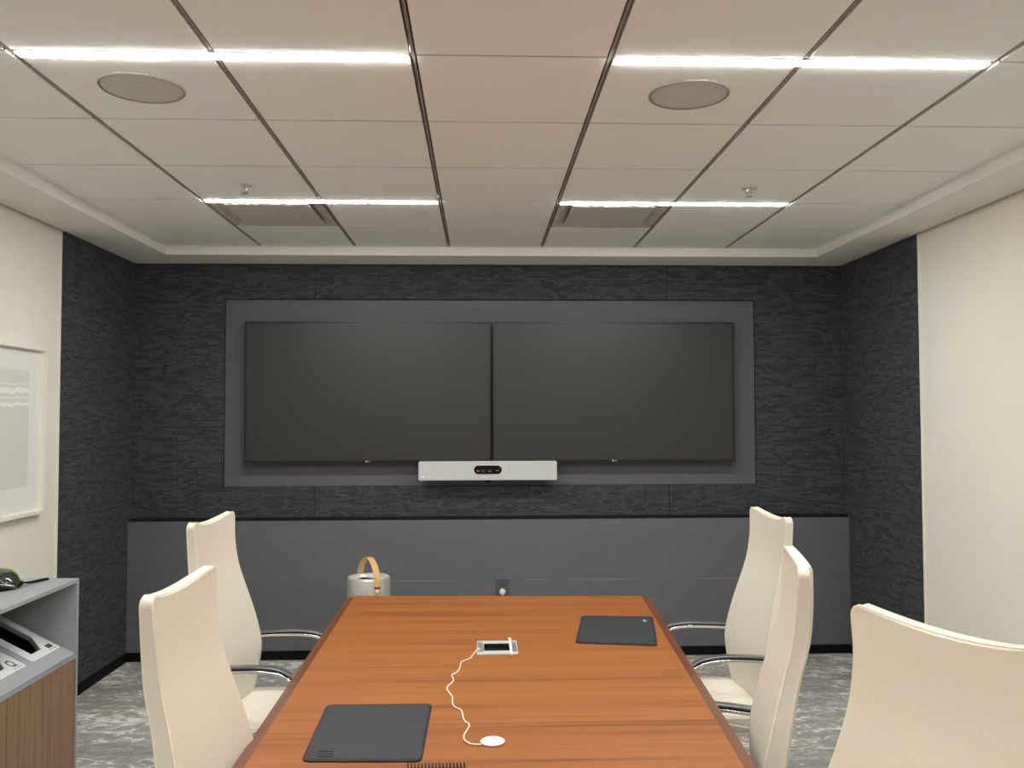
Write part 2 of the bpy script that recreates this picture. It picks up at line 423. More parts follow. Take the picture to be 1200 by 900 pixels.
def diffuser(i, label):
    x0, x1 = GX[i]+.012, GX[i+1]-.012; y0, y1 = GY[11]+.054, GY[12]-.005
    cx, cy = (x0+x1)/2, (y0+y1)/2; hx, hy = (x1-x0)/2, (y1-y0)/2
    t = thing('air_diffuser', label, 'air vent', (cx, cy, CZ), group='square air diffusers')
    bm = bmesh.new()
    def ring(hx, hy, z): return [bm.verts.new(p) for p in ((-hx, -hy, z), (hx, -hy, z), (hx, hy, z), (-hx, hy, z))]
    rs = [ring(hx, hy, .02), ring(hx, hy, 0), ring(hx-.022, hy-.022, 0), ring(hx-.075, hy-.07, .026), ring(hx-.10, hy-.09, .027)]
    for a, b in zip(rs, rs[1:]):
        for k in range(4): bm.faces.new((a[k], a[(k+1) % 4], b[(k+1) % 4], b[k]))
    bm.faces.new(rs[-1])
    obj('frame', bm, M['ventdark'], t)
    bm = bmesh.new(); px, py = hx-.072, hy-.03
    rs = [[bm.verts.new(p) for p in ((-a, -b, z), (a, -b, z), (a, b, z), (-a, b, z))] for a, b, z in ((px-.01, py-.01, .012), (px, py, .008), (px, py, .001), (px-.006, py-.006, -.003))]
    for a, b in zip(rs, rs[1:]):
        for k in range(4): bm.faces.new((a[k], a[(k+1) % 4], b[(k+1) % 4], b[k]))
    bm.faces.new(rs[-1]); bm.faces.new(rs[0])
    obj('face_plate', bm, M['vent'], t)
diffuser(1, 'square grey air diffuser beside the far left ceiling light')
diffuser(4, 'square grey air diffuser beside the far right ceiling light')

def sprinkler(x, y, label):
    t = thing('fire_sprinkler', label, 'sprinkler', (x, y, CZ), group='ceiling sprinkler heads')
    bm = bmesh.new(); lathe(bm, [(.014, -.004), (.034, -.005), (.040, -.001), (.040, 0)], 32); obj('escutcheon', bm, M['vent'], t, smooth=True)
    bm = bmesh.new(); lathe(bm, [(0, -.022), (.006, -.022), (.012, -.006), (.0125, 0)], 20)
    for s in (-1, 1): sweep(bm, [(s*.009, 0, -.014), (s*.013, 0, -.026), (s*.002, 0, -.038)], circ(.002, 6), Vector((0, 1, 0)))
    obj('nozzle', bm, M['silver'], t, smooth=True)
    bm = bmesh.new(); lathe(bm, [(0, -.038), (.016, -.038), (.016, -.0405), (0, -.0415)], 20); obj('deflector', bm, M['silver'], t)
sprinkler(-1.126, 4.204, 'small pendant sprinkler head above the left air diffuser')
sprinkler(1.315, 4.202, 'small pendant sprinkler head over the far right chair')
bm = bmesh.new(); lathe(bm, [(0, -.006), (.026, -.006), (.032, 0)], 24)
o = obj('sprinkler_cover', bm, M['soffit'], loc=(2.352, 5.636, SZ), smooth=True); tag(o, 'tiny round sprinkler cover plate in the lowered border, far right corner', 'sprinkler cover')

# ------------------------------------------------------------------ televisions
MY = Matrix.Rotation(PI/2, 4, 'X')     # text facing -Y
def tv(x0, x1, z0, z1, label):
    cx = (x0+x1)/2; w = (x1-x0)/2; h = z1-z0; b = .011
    t = thing('television', label, 'television', (cx, 5.97, z0), group='wall-mounted screens')
    bm = bmesh.new()
    box(bm, -w, -w+b, 0, .035, 0, h); box(bm, w-b, w, 0, .035, 0, h); box(bm, -w+b, w-b, 0, .035, h-b, h); box(bm, -w+b, w-b, 0, .035, 0, .017)
    box(bm, -w+b, w-b, .012, .035, .017, h-b)
    obj('bezel', bm, M['bezel'], t)
    obj('screen', bx(-w+b, w-b, .004, .0115, .017, h-b), M['screen'], t)
    obj('wall_mount', bx(-.3, .3, .036, .093, h*.3, h*.7), M['black'], t)
    for k in (-1, 1): obj('foot_bracket', bx(k*.58-.03, k*.58+.03, .004, .03, -.006, -.0005), M['bezel'], t)
    bm = bmesh.new(); lathe(bm, [(0, 0), (.0065, 0), (.0065, .001), (0, .001)], 20); 
    bmesh.ops.transform(bm, matrix=Matrix.Translation((-.011, -.0005, .0085)) @ MY, verts=bm.verts)
    obj('logo_disc', bm, M['silverlight'], t)
    text_mesh('logo_letters', 'LG', .015, M['silverlight'], t, Matrix.Translation((.008, -.0006, .0085)) @ MY)
tv(-1.591, .073, 1.310, 2.267, 'dark wall-mounted television on the left, above the video bar')
tv(.083, 1.747, 1.308, 2.265, 'dark wall-mounted television on the right of the pair')

# video bar
t = thing('video_conference_bar', 'silver grille video conference bar with black camera strip below the screens', 'camera bar', (.05, 5.925, 1.19))
bm = bmesh.new(); prism(bm, rrect(-.466, .466, 0, .128, .012), 0, .0435, 'y'); obj('body', bm, M['silverlight'], t, smooth=True)
bm = bmesh.new(); prism(bm, rrect(-.462, .462, .004, .124, .010), -.004, .0, 'y'); obj('front_grille', bm, M['grille'], t)
bm = bmesh.new(); prism(bm, rrect(-.094, .094, .042, .100, .0285, 10), -.008, -.004, 'y'); obj('camera_window', bm, M['black'], t, smooth=True)
cw = t.children[-1]
bm = bmesh.new(); prism(bm, rrect(-.099, .099, .037, .105, .0335, 10), -.006, -.004, 'y'); obj('window_surround', bm, M['silverlight'], t)
for x, r in ((-.066, .015), (-.030, .017), (.010, .017), (.066, .012)):
    bm = bmesh.new(); lathe(bm, [(0, 0), (r*.55, .0005), (r*.9, .0025), (r, .0025), (r, 0)], 24)
    bmesh.ops.transform(bm, matrix=Matrix.Translation((x, -.0081, .071)) @ MY, verts=bm.verts)
    obj('camera_lens', bm, M['lens'], cw, smooth=True)
bm = bmesh.new(); lathe(bm, [(0, .002), (.004, .001), (.004, 0)], 12); bmesh.ops.transform(bm, matrix=Matrix.Translation((.122, -.004, .074)) @ MY, verts=bm.verts)
obj('indicator', bm, M['white'], t)
obj('logo_plate', bx(-.449, -.424, -.0052, -.0042, .018, .029), M['white'], t)
bm = bmesh.new(); box(bm, -.02, .02, .03, .07, -.018, 0); box(bm, -.05, .05, .0436, .139, .0, .10); obj('mounting_clip', bm, M['black'], t, bevel=.003)

# wall outlet + plug with cord
OX = .147
t = thing('wall_outlet', 'dark grey double wall outlet on the lower wall above the table edge', 'outlet', (OX, YB-.0905, .395))
bm = bmesh.new(); prism(bm, rrect(-.043, .043, 0, .128, .004), -.006, 0, 'y'); obj('cover_plate', bm, M['outlet'], t, smooth=True)
for z in (.047, .094):
    bm = bmesh.new(); prism(bm, rrect(-.017, .017, z-.014, z+.014, .012), -.0085, -.006, 'y'); r = obj('receptacle', bm, M['outlet'], t)
    bm = bmesh.new(); 
    for s in (-1, 1): box(bm, s*.006-.0012, s*.006+.0012, -.0092, -.0086, z-.002, z+.008)
    lathe(bm, [(0, 0), (.003, 0), (.003, .0006), (0, .0006)], 10, (0, 0, 0)); 
    for v in bm.verts[-22:]: v.co = Vector((v.co.x, -.0086-v.co.z, z-.008+v.co.y))
    obj('slots', bm, M['black'], r)
t = thing('power_plug', 'white round plug with cord hanging from the dark wall outlet', 'plug', (OX, YB-.1003, .442))
bm = bmesh.new(); lathe(bm, [(0, .032), (.012, .032), (.019, .026), (.021, .010), (.019, 0), (0, 0)], 28); bmesh.ops.transform(bm, matrix=MY, verts=bm.verts)
obj('plug_body', bm, M['white'], t, smooth=True)
bm = bmesh.new(); sweep(bm, smoothpts([(0, -.018, -.012), (.003, -.018, -.06), (.004, -.014, -.2), (.0, -.01, -.38), (.03, -.03, -.432), (.1, -.06, -.436), (.2, -.10, -.436)]), circ(.0042), Vector((0, 1, 0)))
obj('cord', bm, M['white'], t, smooth='all')

# ------------------------------------------------------------------ conference table
def tb(y):          # table outline x at a depth y, left and right outer edges (measured line of the sides)
    k = (y-2.32)/(4.397-2.32)
    return -.641+(-.667+.641)*k, .709+(.835-.709)*(y-2.264)/(4.325-2.264)
yn = .62
TL = [(-.667, 4.397), (.835, 4.325), (tb(yn)[1], yn), (tb(yn)[0], yn)]
ctr = Vector((.08, 2.4, 0))
t = thing('conference_table', 'long cherry wood conference table with a darker wooden edge', 'table', (ctr.x, ctr.y, 0))
def inset(P, ds):
    n = len(P); out = []
    L = []
    for i in range(n):
        a = Vector(P[i]); b = Vector(P[(i+1) % n]); d = (b-a).normalized(); nr = Vector((d.y, -d.x))
        L.append((a+nr*ds[i], d))
    for i in range(n):
        p, d = L[i-1]; q, e = L[i]
        den = d.x*e.y-d.y*e.x; s = ((q-p).x*e.y-(q-p).y*e.x)/den; out.append(tuple(p+d*s))
    return out
TLl = [(x-ctr.x, y-ctr.y) for x, y in TL]
IN = inset(TLl, [.025, .046, .046, .046]); UN = inset(TLl, [.02]*4)
ZT = .74
HX0, HX1, HY0, HY1 = .0625-.055-ctr.x, .0625+.051-ctr.x, 3.366-.057-ctr.y, 3.366+.055-ctr.y     # slot for the power module
bm = bmesh.new()
o1 = [bm.verts.new((*p, ZT)) for p in IN]; h1 = [bm.verts.new((x, y, ZT)) for x, y in ((HX0, HY0), (HX1, HY0), (HX1, HY1), (HX0, HY1))]
ed = [bm.edges.new((o1[i], o1[(i+1) % 4])) for i in range(4)]+[bm.edges.new((h1[i], h1[(i+1) % 4])) for i in range(4)]
bmesh.ops.triangle_fill(bm, edges=ed, use_beauty=True)
low = [bm.verts.new((v.co.x, v.co.y, ZT-.03)) for v in h1]
for i in range(4): bm.faces.new((h1[i], h1[(i+1) % 4], low[(i+1) % 4], low[i]))
o2 = [bm.verts.new((*p, ZT-.035)) for p in IN]
for i in range(4): bm.faces.new((o1[i], o1[(i+1) % 4], o2[(i+1) % 4], o2[i]))
bm.faces.new(o2); bm.faces.new(low)
obj('tabletop', bm, M['table'], t)
bm = bmesh.new()
rs = [[bm.verts.new((*p, z)) for p in P] for P, z in ((IN, ZT-.0008), (TLl, ZT-.024), (TLl, ZT-.036), (UN, ZT-.05), (IN, ZT-.05))]
for a, b in zip(rs, rs[1:]):
    for k in range(4): bm.faces.new((a[k], a[(k+1) % 4], b[(k+1) % 4], b[k]))
for k in range(4): bm.faces.new((rs[-1][k], rs[-1][(k+1) % 4], rs[0][(k+1) % 4], rs[0][k]))
obj('edge_band', bm, M['band'], t)
for yy in (-1.05, 1.15):
    bm = bmesh.new(); hw = .15 if yy < 0 else .34; box(bm, -hw, hw, yy-.09, yy+.09, .03, ZT-.051); box(bm, -hw-.04, hw+.04, yy-.15, yy+.15, 0, .03)
    obj('pedestal', bm, M['band'], t, bevel=.004)

# power module set in the table
t = thing('table_power_box', 'white rectangular power and data box set in the table top, dark opening', 'power box', (.0625, 3.351+.015, ZT))
bm = bmesh.new()
P = rrect(-.077, .077, -.095, .095, .006, 3); o1 = [bm.verts.new((*p, .004)) for p in P]; o0 = [bm.verts.new((*p, .0005)) for p in P]
Q = [(-.050, -.052), (.046, -.052), (.046, .050), (-.050, .050)]; h1 = [bm.verts.new((*p, .004)) for p in Q]; h0 = [bm.verts.new((*p, -.026)) for p in Q]
n = len(P)
ed = [bm.edges.new((o1[i], o1[(i+1) % n])) for i in range(n)]+[bm.edges.new((h1[i], h1[(i+1) % 4])) for i in range(4)]
bmesh.ops.triangle_fill(bm, edges=ed, use_beauty=True)
for i in range(n): bm.faces.new((o1[i], o1[(i+1) % n], o0[(i+1) % n], o0[i]))
for i in range(4): bm.faces.new((h1[i], h1[(i+1) % 4], h0[(i+1) % 4], h0[i])).material_index = 1
obj('frame', bm, [M['silverlight'], M['gap']], t)
bm = bmesh.new(); box(bm, -.049, .045, -.051, .049, -.0265, -.024); obj('well', bm, M['gap'], t)
for s in (-1, 1): obj('end_plate', bx(s*.063-.010, s*.063+.010, -.07, .07, .0041, .0055), M['silver'], t)
obj('socket_strip', bx(-.046, .042, -.02, .045, -.0238, -.012), M['black'], t)
t = thing('charger_stick', 'thin upright white charging lead lying across the power box end', 'charger', (.113, 3.36, ZT+.0062))
bm = bmesh.new(); prism(bm, rrect(-.0045, .0045, -.125, .115, .004, 3), 0, .006); obj('lead', bm, M['white'], t, smooth=True)
obj('connector', bx(-.006, .006, .06, .095, .0061, .011), M['white'], t, bevel=.002)

# charging puck and its wavy cord
t = thing('charging_puck', 'round white charging puck on the table with a wavy white cord', 'charger', (.032, 2.40, ZT))
bm = bmesh.new(); lathe(bm, [(0, .008), (.028, .008), (.0325, .0055), (.0335, .003), (.031, .0004), (0, .0004)], 48); obj('disc', bm, M['white'], t, smooth=True)
cp = [(.0, 3.33, .0085), (-.012, 3.318, .0082), (-.022, 3.290, .0052), (-.029, 3.26, .003), (-.040, 3.215, .003), (-.068, 3.173, .003), (-.073, 3.10, .003), (-.080, 3.05, .003), (-.097, 3.015, .003), (-.091, 2.951, .003), (-.109, 2.878, .003),
      (-.101, 2.83, .003), (-.089, 2.782, .003), (-.087, 2.73, .003), (-.080, 2.69, .003), (-.058, 2.655, .003), (-.052, 2.60, .003), (-.045, 2.56, .003), (-.033, 2.535, .003), (-.036, 2.50, .003), (-.046, 2.45, .003), (-.043, 2.412, .003), (-.026, 2.385, .003), (.001, 2.378, .003)]
bm = bmesh.new(); sweep(bm, smoothpts([(x-.032, y-2.40, z) for x, y, z in cp], 6), circ(.0024, 8)); obj('cord', bm, M['cord'], t, smooth='all')

# desk pads
def desk_pad(P, label, logo):
    cx = sum(p[0] for p in P)/4; cy = sum(p[1] for p in P)/4
    t = thing('desk_pad', label, 'desk pad', (cx, cy, ZT), group='desk pads')
    def rounded(Q, r, n=5):
        out = []
        for i in range(4):
            p = Vector(Q[i]); a = (Vector(Q[i-1])-p).normalized(); b = (Vector(Q[(i+1) % 4])-p).normalized()
            for k in range(n+1):
                s = k/n; q0 = p+a*r; q1 = p+b*r
                out.append(tuple(q0*(1-s)**2+p*2*s*(1-s)+q1*s*s))
        return out
    Q = [(x-cx, y-cy) for x, y in P]
    bm = bmesh.new(); prism(bm, rounded(Q, .024), .0005, .005); obj('base', bm, M['padedge'], t, bevel=.0015)
    Q2 = inset(Q, [.006]*4) if True else Q
    if max(abs(a[0]) for a in Q2) > max(abs(a[0]) for a in Q): Q2 = inset(Q, [-.006]*4)
    bm = bmesh.new(); prism(bm, rounded(Q2, .02), .0051, .0062); obj('leather_top', bm, M['pad'], t)
    bm = bmesh.new()
    lx, ly, big = logo
    if big:
        for k in range(3): box(bm, lx-.016-.002*k, lx+.024-.002*k, ly-.02+k*.017, ly-.02+k*.017+.008, .0063, .0072)
        box(bm, lx-.027, lx-.022, ly-.02, ly+.018, .0063, .0068)
    else:
        box(bm, lx-.004, lx+.004, ly-.02, ly+.02, .0063, .0068); box(bm, lx-.009, lx+.009, ly-.004, ly+.004, .0063, .0068)
    obj('embossed_mark', bm, M['emboss'] if big else M['vent'], t)
desk_pad([(-.458, 2.285), (-.468, 2.722), (-.148, 2.718), (-.151, 2.272)], 'charcoal leather desk pad at the near left of the table', (-.098, -.175, True))
desk_pad([(.366, 3.420), (.444, 3.872), (.752, 3.842), (.676, 3.362)], 'charcoal leather desk pad at the far right of the table', (.140, .13, False))

# spiral notebook (only its coil edge reaches into view)
t = thing('spiral_notebook', 'wire-bound notebook at the near end of the table, only its coil showing', 'notebook', (-.112, 2.10, ZT))
obj('cover', bx(-.078, .078, -.12, .115, .0005, .002), M['cover'], t); obj('pages', bx(-.076, .076, -.118, .112, .0021, .009), M['paper'], t)
obj('front_cover', bx(-.078, .078, -.12, .113, .0091, .0105), M['cover'], t)
bm = bmesh.new()
for k in range(17):
    x = -.070+k*.00875; sweep(bm, [(x+(.002 if 3 < a < 9 else 0), .119+.0085*math.cos(a*PI/6), .0105+.0085*math.sin(a*PI/6)) for a in range(12)], circ(.0012, 6), Vector((1, 0, 0)), closed=True)
obj('wire_coil', bm, M['coil'], t, smooth='all')

# metal canister behind the table
t = thing('metal_canister', 'silver metal canister with tan leather carry handle standing behind the table', 'canister', (-.668, 5.3, 0), rz=-.5)
R = .127; H = .668
bm = bmesh.new(); lathe(bm, [(0, .004), (R-.006, .004), (R, .012), (R, H-.012), (R-.003, H-.004), (R-.008, H-.0005)], 64); obj('body', bm, M['can'], t, smooth=True)
bm = bmesh.new(); lathe(bm, [(R-.0075, H), (R-.012, H+.0015), (R-.035, H-.001), (R-.045, H-.016), (.040, H-.020), (.037, H-.045)], 64); obj('lid_ring', bm, M['canrim'], t, smooth=True)
bm = bmesh.new(); lathe(bm, [(0, H-.046), (.037, H-.046), (.037, H-.02)], 32); box(bm, -.066, .035, -.03, .03, H-.0195, H-.0155); obj('lid_opening', bm, M['gap'], t)
bm = bmesh.new(); pts = []
hw = R+.003
side = [(-hw, 0, H-.085), (-hw-.001, 0, H-.03), (-hw+.006, 0, H+.02), (-hw+.035, 0, H+.065), (-hw+.085, 0, H+.102), (0, 0, H+.110), (hw-.085, 0, H+.102), (hw-.035, 0, H+.065), (hw-.006, 0, H+.02), (hw+.001, 0, H-.03), (hw, 0, H-.085)]
sweep(bm, smoothpts(side, 5), [(-.019, -.0018), (.019, -.0018), (.019, .0018), (-.019, .0018)], Vector((0, 0, 1)))
hd = obj('leather_handle', bm, M['tan'], t, smooth=True)
hd.rotation_euler = (0, 0, -.55)
for s in (-1, 1):
    bm = bmesh.new(); lathe(bm, [(0, .008), (.008, .007), (.011, .003), (.011, 0)], 20); bmesh.ops.transform(bm, matrix=Matrix.Translation((s*(hw+.001), 0, H-.07)) @ Matrix.Rotation(s*PI/2, 4, 'Y'), verts=bm.verts)
    obj('rivet', bm, M['canrim'], hd, smooth=True)

# ------------------------------------------------------------------ chairs (local: faces +x, front of the back near x = 0)
# z, front surface x, half width, thickness
BT = [(.40, .085, .175, .045), (.46, .098, .205, .055), (.55, .106, .240, .066), (.63, .108, .264, .066), (.70, .095, .268, .064), (.80, .072, .252, .058), (.90, .045, .228, .052),
      (1.00, .018, .214, .050), (1.10, .004, .212, .044), (1.17, .000, .220, .040), (1.212, -.002, .226, .037)]
ZB0, ZB1 = .40, 1.212
def back_pt(z, s, side=0):
    """side 0 front, 1 rear; s in -1..1 across"""
    fx, w, th = lerp_tab(BT, z)
    r = .030; top = z > ZB1-r
    if top: w = w - r + math.sqrt(max(0, r*r-(z-(ZB1-r))**2))*.9 + .1*r
    curve = .020*(abs(s)**2.2)                     # wings come forward
    zz = z - .022*(1-s*s)*max(0, (z-.98)/(ZB1-.98))
    x = fx + curve + (-th*(1-.12*abs(s)**2) if side else 0)
    return Vector((x, s*w, zz))
def make_chair():
    t = thing('office_chair', 'chair', 'chair')
    nz, ns = 34, 18
    zs = [ZB0 + (ZB1-ZB0)*i/(nz-4) for i in range(nz-5)] + [ZB1-.026+.026*k/4 for k in range(5)]
    zs = sorted(set(round(z, 4) for z in zs)); ss = [-1+2*k/ns for k in range(ns+1)]
    bm = bmesh.new(); G = []
    for side in (0, 1): G.append([[bm.verts.new(back_pt(z, s, side)) for s in ss] for z in zs])
    for g in G:
        for i in range(len(zs)-1):
            for k in range(ns): bm.faces.new((g[i][k], g[i][k+1], g[i+1][k+1], g[i+1][k]))
    F, B = G; L = len(zs)
    for i in range(L-1):
        for k in (0, ns): bm.faces.new((F[i][k], F[i+1][k], B[i+1][k], B[i][k]))
    for k in range(ns):
        for i in (0, L-1): bm.faces.new((F[i][k], F[i][k+1], B[i][k+1], B[i][k]))
    bk = obj('backrest', bm, M['leather'], t, bevel=.008)
    # stitched piping round front and rear edge of the boxing
    for side in (0, 1):
        bm = bmesh.new()
        off = Vector((-.004 if side == 0 else .004, 0, 0))
        edge = [back_pt(z, -1, side)+off+Vector((0, -.0002, 0)) for z in zs[:-1]]+[back_pt(ZB1, s, side)+off+Vector((0, 0, .0006)) for s in ss]+[back_pt(z, 1, side)+off+Vector((0, .0002, 0)) for z in reversed(zs[:-1])]
        sweep(bm, edge, circ(.0016, 6), Vector((1, 0, 0))); obj('piping', bm, M['piping'], bk, smooth='all')
    # seat
    bm = bmesh.new(); nx, ny = 14, 12
    def sp(i, k, top):
        u = i/nx; v = -1+2*k/ny
        x = .075 + u*.475; w = .235+.02*math.sin(u*PI)
        r = min(1, (1-abs(v))*5); e = min(1, (1-u)*5)
        z = .455 - .014*(1-v*v)*(1-u) - .045*max(0, (u-.72)/.28)**2
        if top: return Vector((x, v*w, z))
        return Vector((x, v*w*.97, z-.085+.03*max(0, (u-.6)/.4)))
    G = [[[bm.verts.new(sp(i, k, tp)) for k in range(ny+1)] for i in range(nx+1)] for tp in (1, 0)]
    for g in G:
        for i in range(nx):
            for k in range(ny): bm.faces.new((g[i][k], g[i+1][k], g[i+1][k+1], g[i][k+1]))
    A, B2 = G
    for i in range(nx):
        for k in (0, ny): bm.faces.new((A[i][k], A[i+1][k], B2[i+1][k], B2[i][k]))
    for k in range(ny):
        for i in (0, nx): bm.faces.new((A[i][k], A[i][k+1], B2[i][k+1], B2[i][k]))
    st = obj('seat', bm, M['leather'], t, bevel=.018)
    bm = bmesh.new(); sweep(bm, [sp(i, 0, 1)+Vector((0, -.0008, -.019)) for i in range(nx+1)]+[sp(nx, k, 1)+Vector((.0008, 0, -.019)) for k in range(ny+1)]+[sp(i, ny, 1)+Vector((0, .0008, -.019)) for i in range(nx, -1, -1)], circ(.0022, 6)); obj('piping', bm, M['piping'], st, smooth='all')
    # arms: polished loop, its chrome reflections painted in as grey plate and black groove
    for s in (-1, 1):
        y = s*.282
        path = smoothpts([(.02, s*.262, .648), (.085, y, .658), (.18, y, .667), (.30, y, .669), (.385, y, .654), (.432, y, .612), (.438, y, .555), (.405, y, .490), (.32, y, .440), (.22, y*.97, .412), (.12, y*.90, .395), (.10, y*.6, .385)], 6)
        sec = rrect(-.017, .017, -.0065, .0065, .005, 3)
        bm = bmesh.new(); sweep(bm, path, sec); ar = obj('armrest', bm, M['chrome'], t, smooth='all')
        bm = bmesh.new(); pp = path[5:27]; sweep(bm, pp, rrect(-.0125, .0125, .0066, .0105, .001, 2)); obj('groove', bm, M['black'], ar)
        bm = bmesh.new(); sweep(bm, pp, rrect(-.017, .017, .0106, .0200, .004, 3)); obj('arm_top_plate', bm, M['chromegrey'], ar, smooth=True)
        bm = bmesh.new(); prism(bm, rrect(.0, .085, .635, .675, .012, 4), s*.262, s*.270, 'y'); obj('arm_bracket', bm, M['chrome'], ar, smooth=True)
    # under-seat mechanism, column, base
    bm = bmesh.new(); box(bm, .10, .40, -.10, .10, .335, .372); box(bm, .06, .16, -.18, .18, .352, .385); obj('tilt_mechanism', bm, M['caster'], t, bevel=.006)
    bm = bmesh.new(); lathe(bm, [(.0, .335), (.024, .335), (.024, .22), (.032, .215), (.032, .10), (.0, .10)], 24, (.26, 0, 0)); obj('gas_column', bm, M['chrome'], t, smooth=True)
    bm = bmesh.new(); lathe(bm, [(0, .125), (.04, .122), (.052, .105), (.05, .075), (0, .07)], 28, (.26, 0, 0)); hub = obj('base_hub', bm, M['chrome'], t, smooth=True)
    for k in range(5):
        a = k*2*PI/5+.3; d = Vector((math.cos(a), math.sin(a), 0)); c = Vector((.26, 0, 0)); bm = bmesh.new()
        sec = [(-.020, -.012), (.020, -.012), (.015, .012), (-.015, .012)]
        sweep(bm, [c+d*.04+Vector((0, 0, .100)), c+d*.16+Vector((0, 0, .092)), c+d*.30+Vector((0, 0, .076))], sec)
        lg = obj('base_leg', bm, M['chrome'], t, bevel=.004)
        bm = bmesh.new(); q = c+d*.29; n = Vector((-d.y, d.x, 0))
        for w in (-1, 1):
            ax = [q+n*(w*.010)+Vector((0, 0, .0275)), q+n*(w*.026)+Vector((0, 0, .0275))]; sweep(bm, ax, circ(.0265, 20))
        sweep(bm, [q+Vector((0, 0, .03)), q+Vector((0, 0, .066))], circ(.008, 10))
        obj('caster', bm, M['caster'], t, smooth=True)
    return t
chair = make_chair()
# (x, y of the local origin, rotation, label)
spots = [
    (-1.100, 3.65, -.075, 'cream leather high-back chair on the left, farther one, near the display wall'),
    (-.753, 2.252, -.03, 'cream leather high-back chair on the left nearest the camera, beside the charcoal desk pad'),
    (1.231, 3.70, PI+.016, 'cream leather high-back chair on the right, farthest one, near the display wall'),
    (.915, 2.53, PI-.25, 'cream leather high-back chair on the right, middle one, turned slightly away'),
    (.902, 1.695, PI+.38, 'large cream leather chair cut off at the bottom right of the frame'),
]
for i, (x, y, a, lab) in enumerate(spots):
    c = chair if i == 0 else copy_tree(chair)
    c.location = (x, y, 0); c.rotation_euler = (0, 0, a); tag(c, lab, 'chair', 'cream leather chairs round the table')

# ------------------------------------------------------------------ recycling cabinet
CX0, CX1, CY0, CY1, CH = -2.338, -1.80, 2.86, 4.03, .90
t = thing('recycling_cabinet', 'grey recycling cabinet with walnut front and sloped open niche by left wall', 'cabinet', (CX1, (CY0+CY1)/2, 0))
oy = (CY0+CY1)/2; y0, y1 = CY0-oy, CY1-oy; x0 = CX0-CX1
obj('top_panel', bx(x0, .0, y0, y1, CH-.018, CH), M['greylam'], t, bevel=.0015)
for a, b in ((y0, y0+.018), (y1-.018, y1)): obj('end_panel', bx(x0, -.0005, a, b, 0, CH-.0185), M['greylam'], t)
obj('back_panel', bx(x0, x0+.012, y0+.0185, y1-.0185, .05, CH-.0185), M['greylam'], t)
slope = .53; zf = .572
def SP(x, y, h=0):       # point on the sloping shelf, h above it
    nx, nz = slope/math.hypot(1, slope), 1/math.hypot(1, slope)
    return Vector((x + nx*h, y, zf - x*slope + nz*h))
ylims = [(3.745, 3.985), (3.455, 3.695), (3.165, 3.405)]
xf, xb = -.058, -.47
bm = bmesh.new()
def slab(bm, outline, holes, h0, h1):
    o1 = [bm.verts.new(SP(x, y, h1)) for x, y in outline]; o0 = [bm.verts.new(SP(x, y, h0)) for x, y in outline]
    H1 = [[bm.verts.new(SP(x, y, h1)) for x, y in h] for h in holes]; H0 = [[bm.verts.new(SP(x, y, h0)) for x, y in h] for h in holes]
    for lo, hs in ((o1, H1), (o0, H0)):
        ed = []
        for loop in [lo]+hs: ed += [bm.edges.new((loop[i], loop[(i+1) % len(loop)])) for i in range(len(loop))]
        bmesh.ops.triangle_fill(bm, edges=ed, use_beauty=True)
    for a, b in [(o1, o0)]+list(zip(H1, H0)):
        for i in range(len(a)): bm.faces.new((a[i], a[(i+1) % len(a)], b[(i+1) % len(b)], b[i]))
holes = []
for a, b in ylims:
    a, b = a-oy, b-oy
    holes.append([(-.092, a+.052), (-.092, b-.105), (-.165, b-.046), (-.42, b-.046), (-.42, a+.052)])
slab(bm, [(-.001, y0+.019), (-.001, y1-.019), (x0+.013, y1-.019), (x0+.013, y0+.019)], holes, -.016, 0)
obj('sloping_shelf', bm, M['greylam'], t)
icons = [0, 1, 2]
for (a, b), hole in zip(ylims, holes):
    a, b = a-oy, b-oy; bm = bmesh.new()
    pts = []
    r = .008
    slab(bm, [(xf, a+r), (xf-r, a), (xb+r, a), (xb, a+r), (xb, b-r), (xb+r, b), (xf-r, b), (xf, b-r)][::-1], [hole], .0004, .004)
    lid = obj('bin_lid', bm, M['white'], t)
    k = ylims.index((a+oy, b+oy)) if (a+oy, b+oy) in ylims else 0
    # printed marks near the front far corner: a block or ring, and a fine line of print
    bm = bmesh.new()
    def quad(xa, xb_, ya, yb):
        bm.faces.new([bm.verts.new(SP(x, y, .0043)) for x, y in ((xa, ya), (xb_, ya), (xb_, yb), (xa, yb))])
    if abs(a+oy-3.745) < .01: quad(-.100, -.078, b-.066, b-.024)
    else:
        cx, cy, n = -.098, b-.05, 20
        for q in range(n):
            A0, A1 = 2*PI*q/n, 2*PI*(q+1)/n
            bm.faces.new([bm.verts.new(SP(cx+rr*1.0*math.cos(A), cy+rr*math.sin(A), .0043)) for rr, A in ((.013, A0), (.020, A0), (.020, A1), (.013, A1))])
        quad(-.083, -.078, b-.045, b-.028)
    for q in range(9): quad(-.071, -.068, b-.078+q*.0075, b-.0725+q*.0075)
    obj('printed_mark', bm, M['print'], lid)
    bm = bmesh.new(); hv = [SP(x, y, -.0165) for x, y in hole]; v1 = [bm.verts.new(p) for p in hv]; v0 = [bm.verts.new((p.x, p.y, .12)) for p in hv]
    n = len(hv)
    for i in range(n): bm.faces.new((v1[i], v1[(i+1) % n], v0[(i+1) % n], v0[i]))
    bm.faces.new(v0); obj('bin_liner', bm, M['bag'], t)
ym = (y0+y1)/2
for a, b in ((y0+.020, ym-.002), (ym+.002, y1-.020)):
    obj('door', bx(-.019, -.001, a, b, .062, zf-.022), M['walnut'], t, bevel=.001)
obj('shelf_lip', bx(-.022, -.0005, y0+.0185, y1-.0185, zf-.0205, zf-.0045), M['greylam'], t)
obj('toe_kick', bx(x0+.02, -.05, y0+.0185, y1-.0185, 0, .06), M['black'], t)
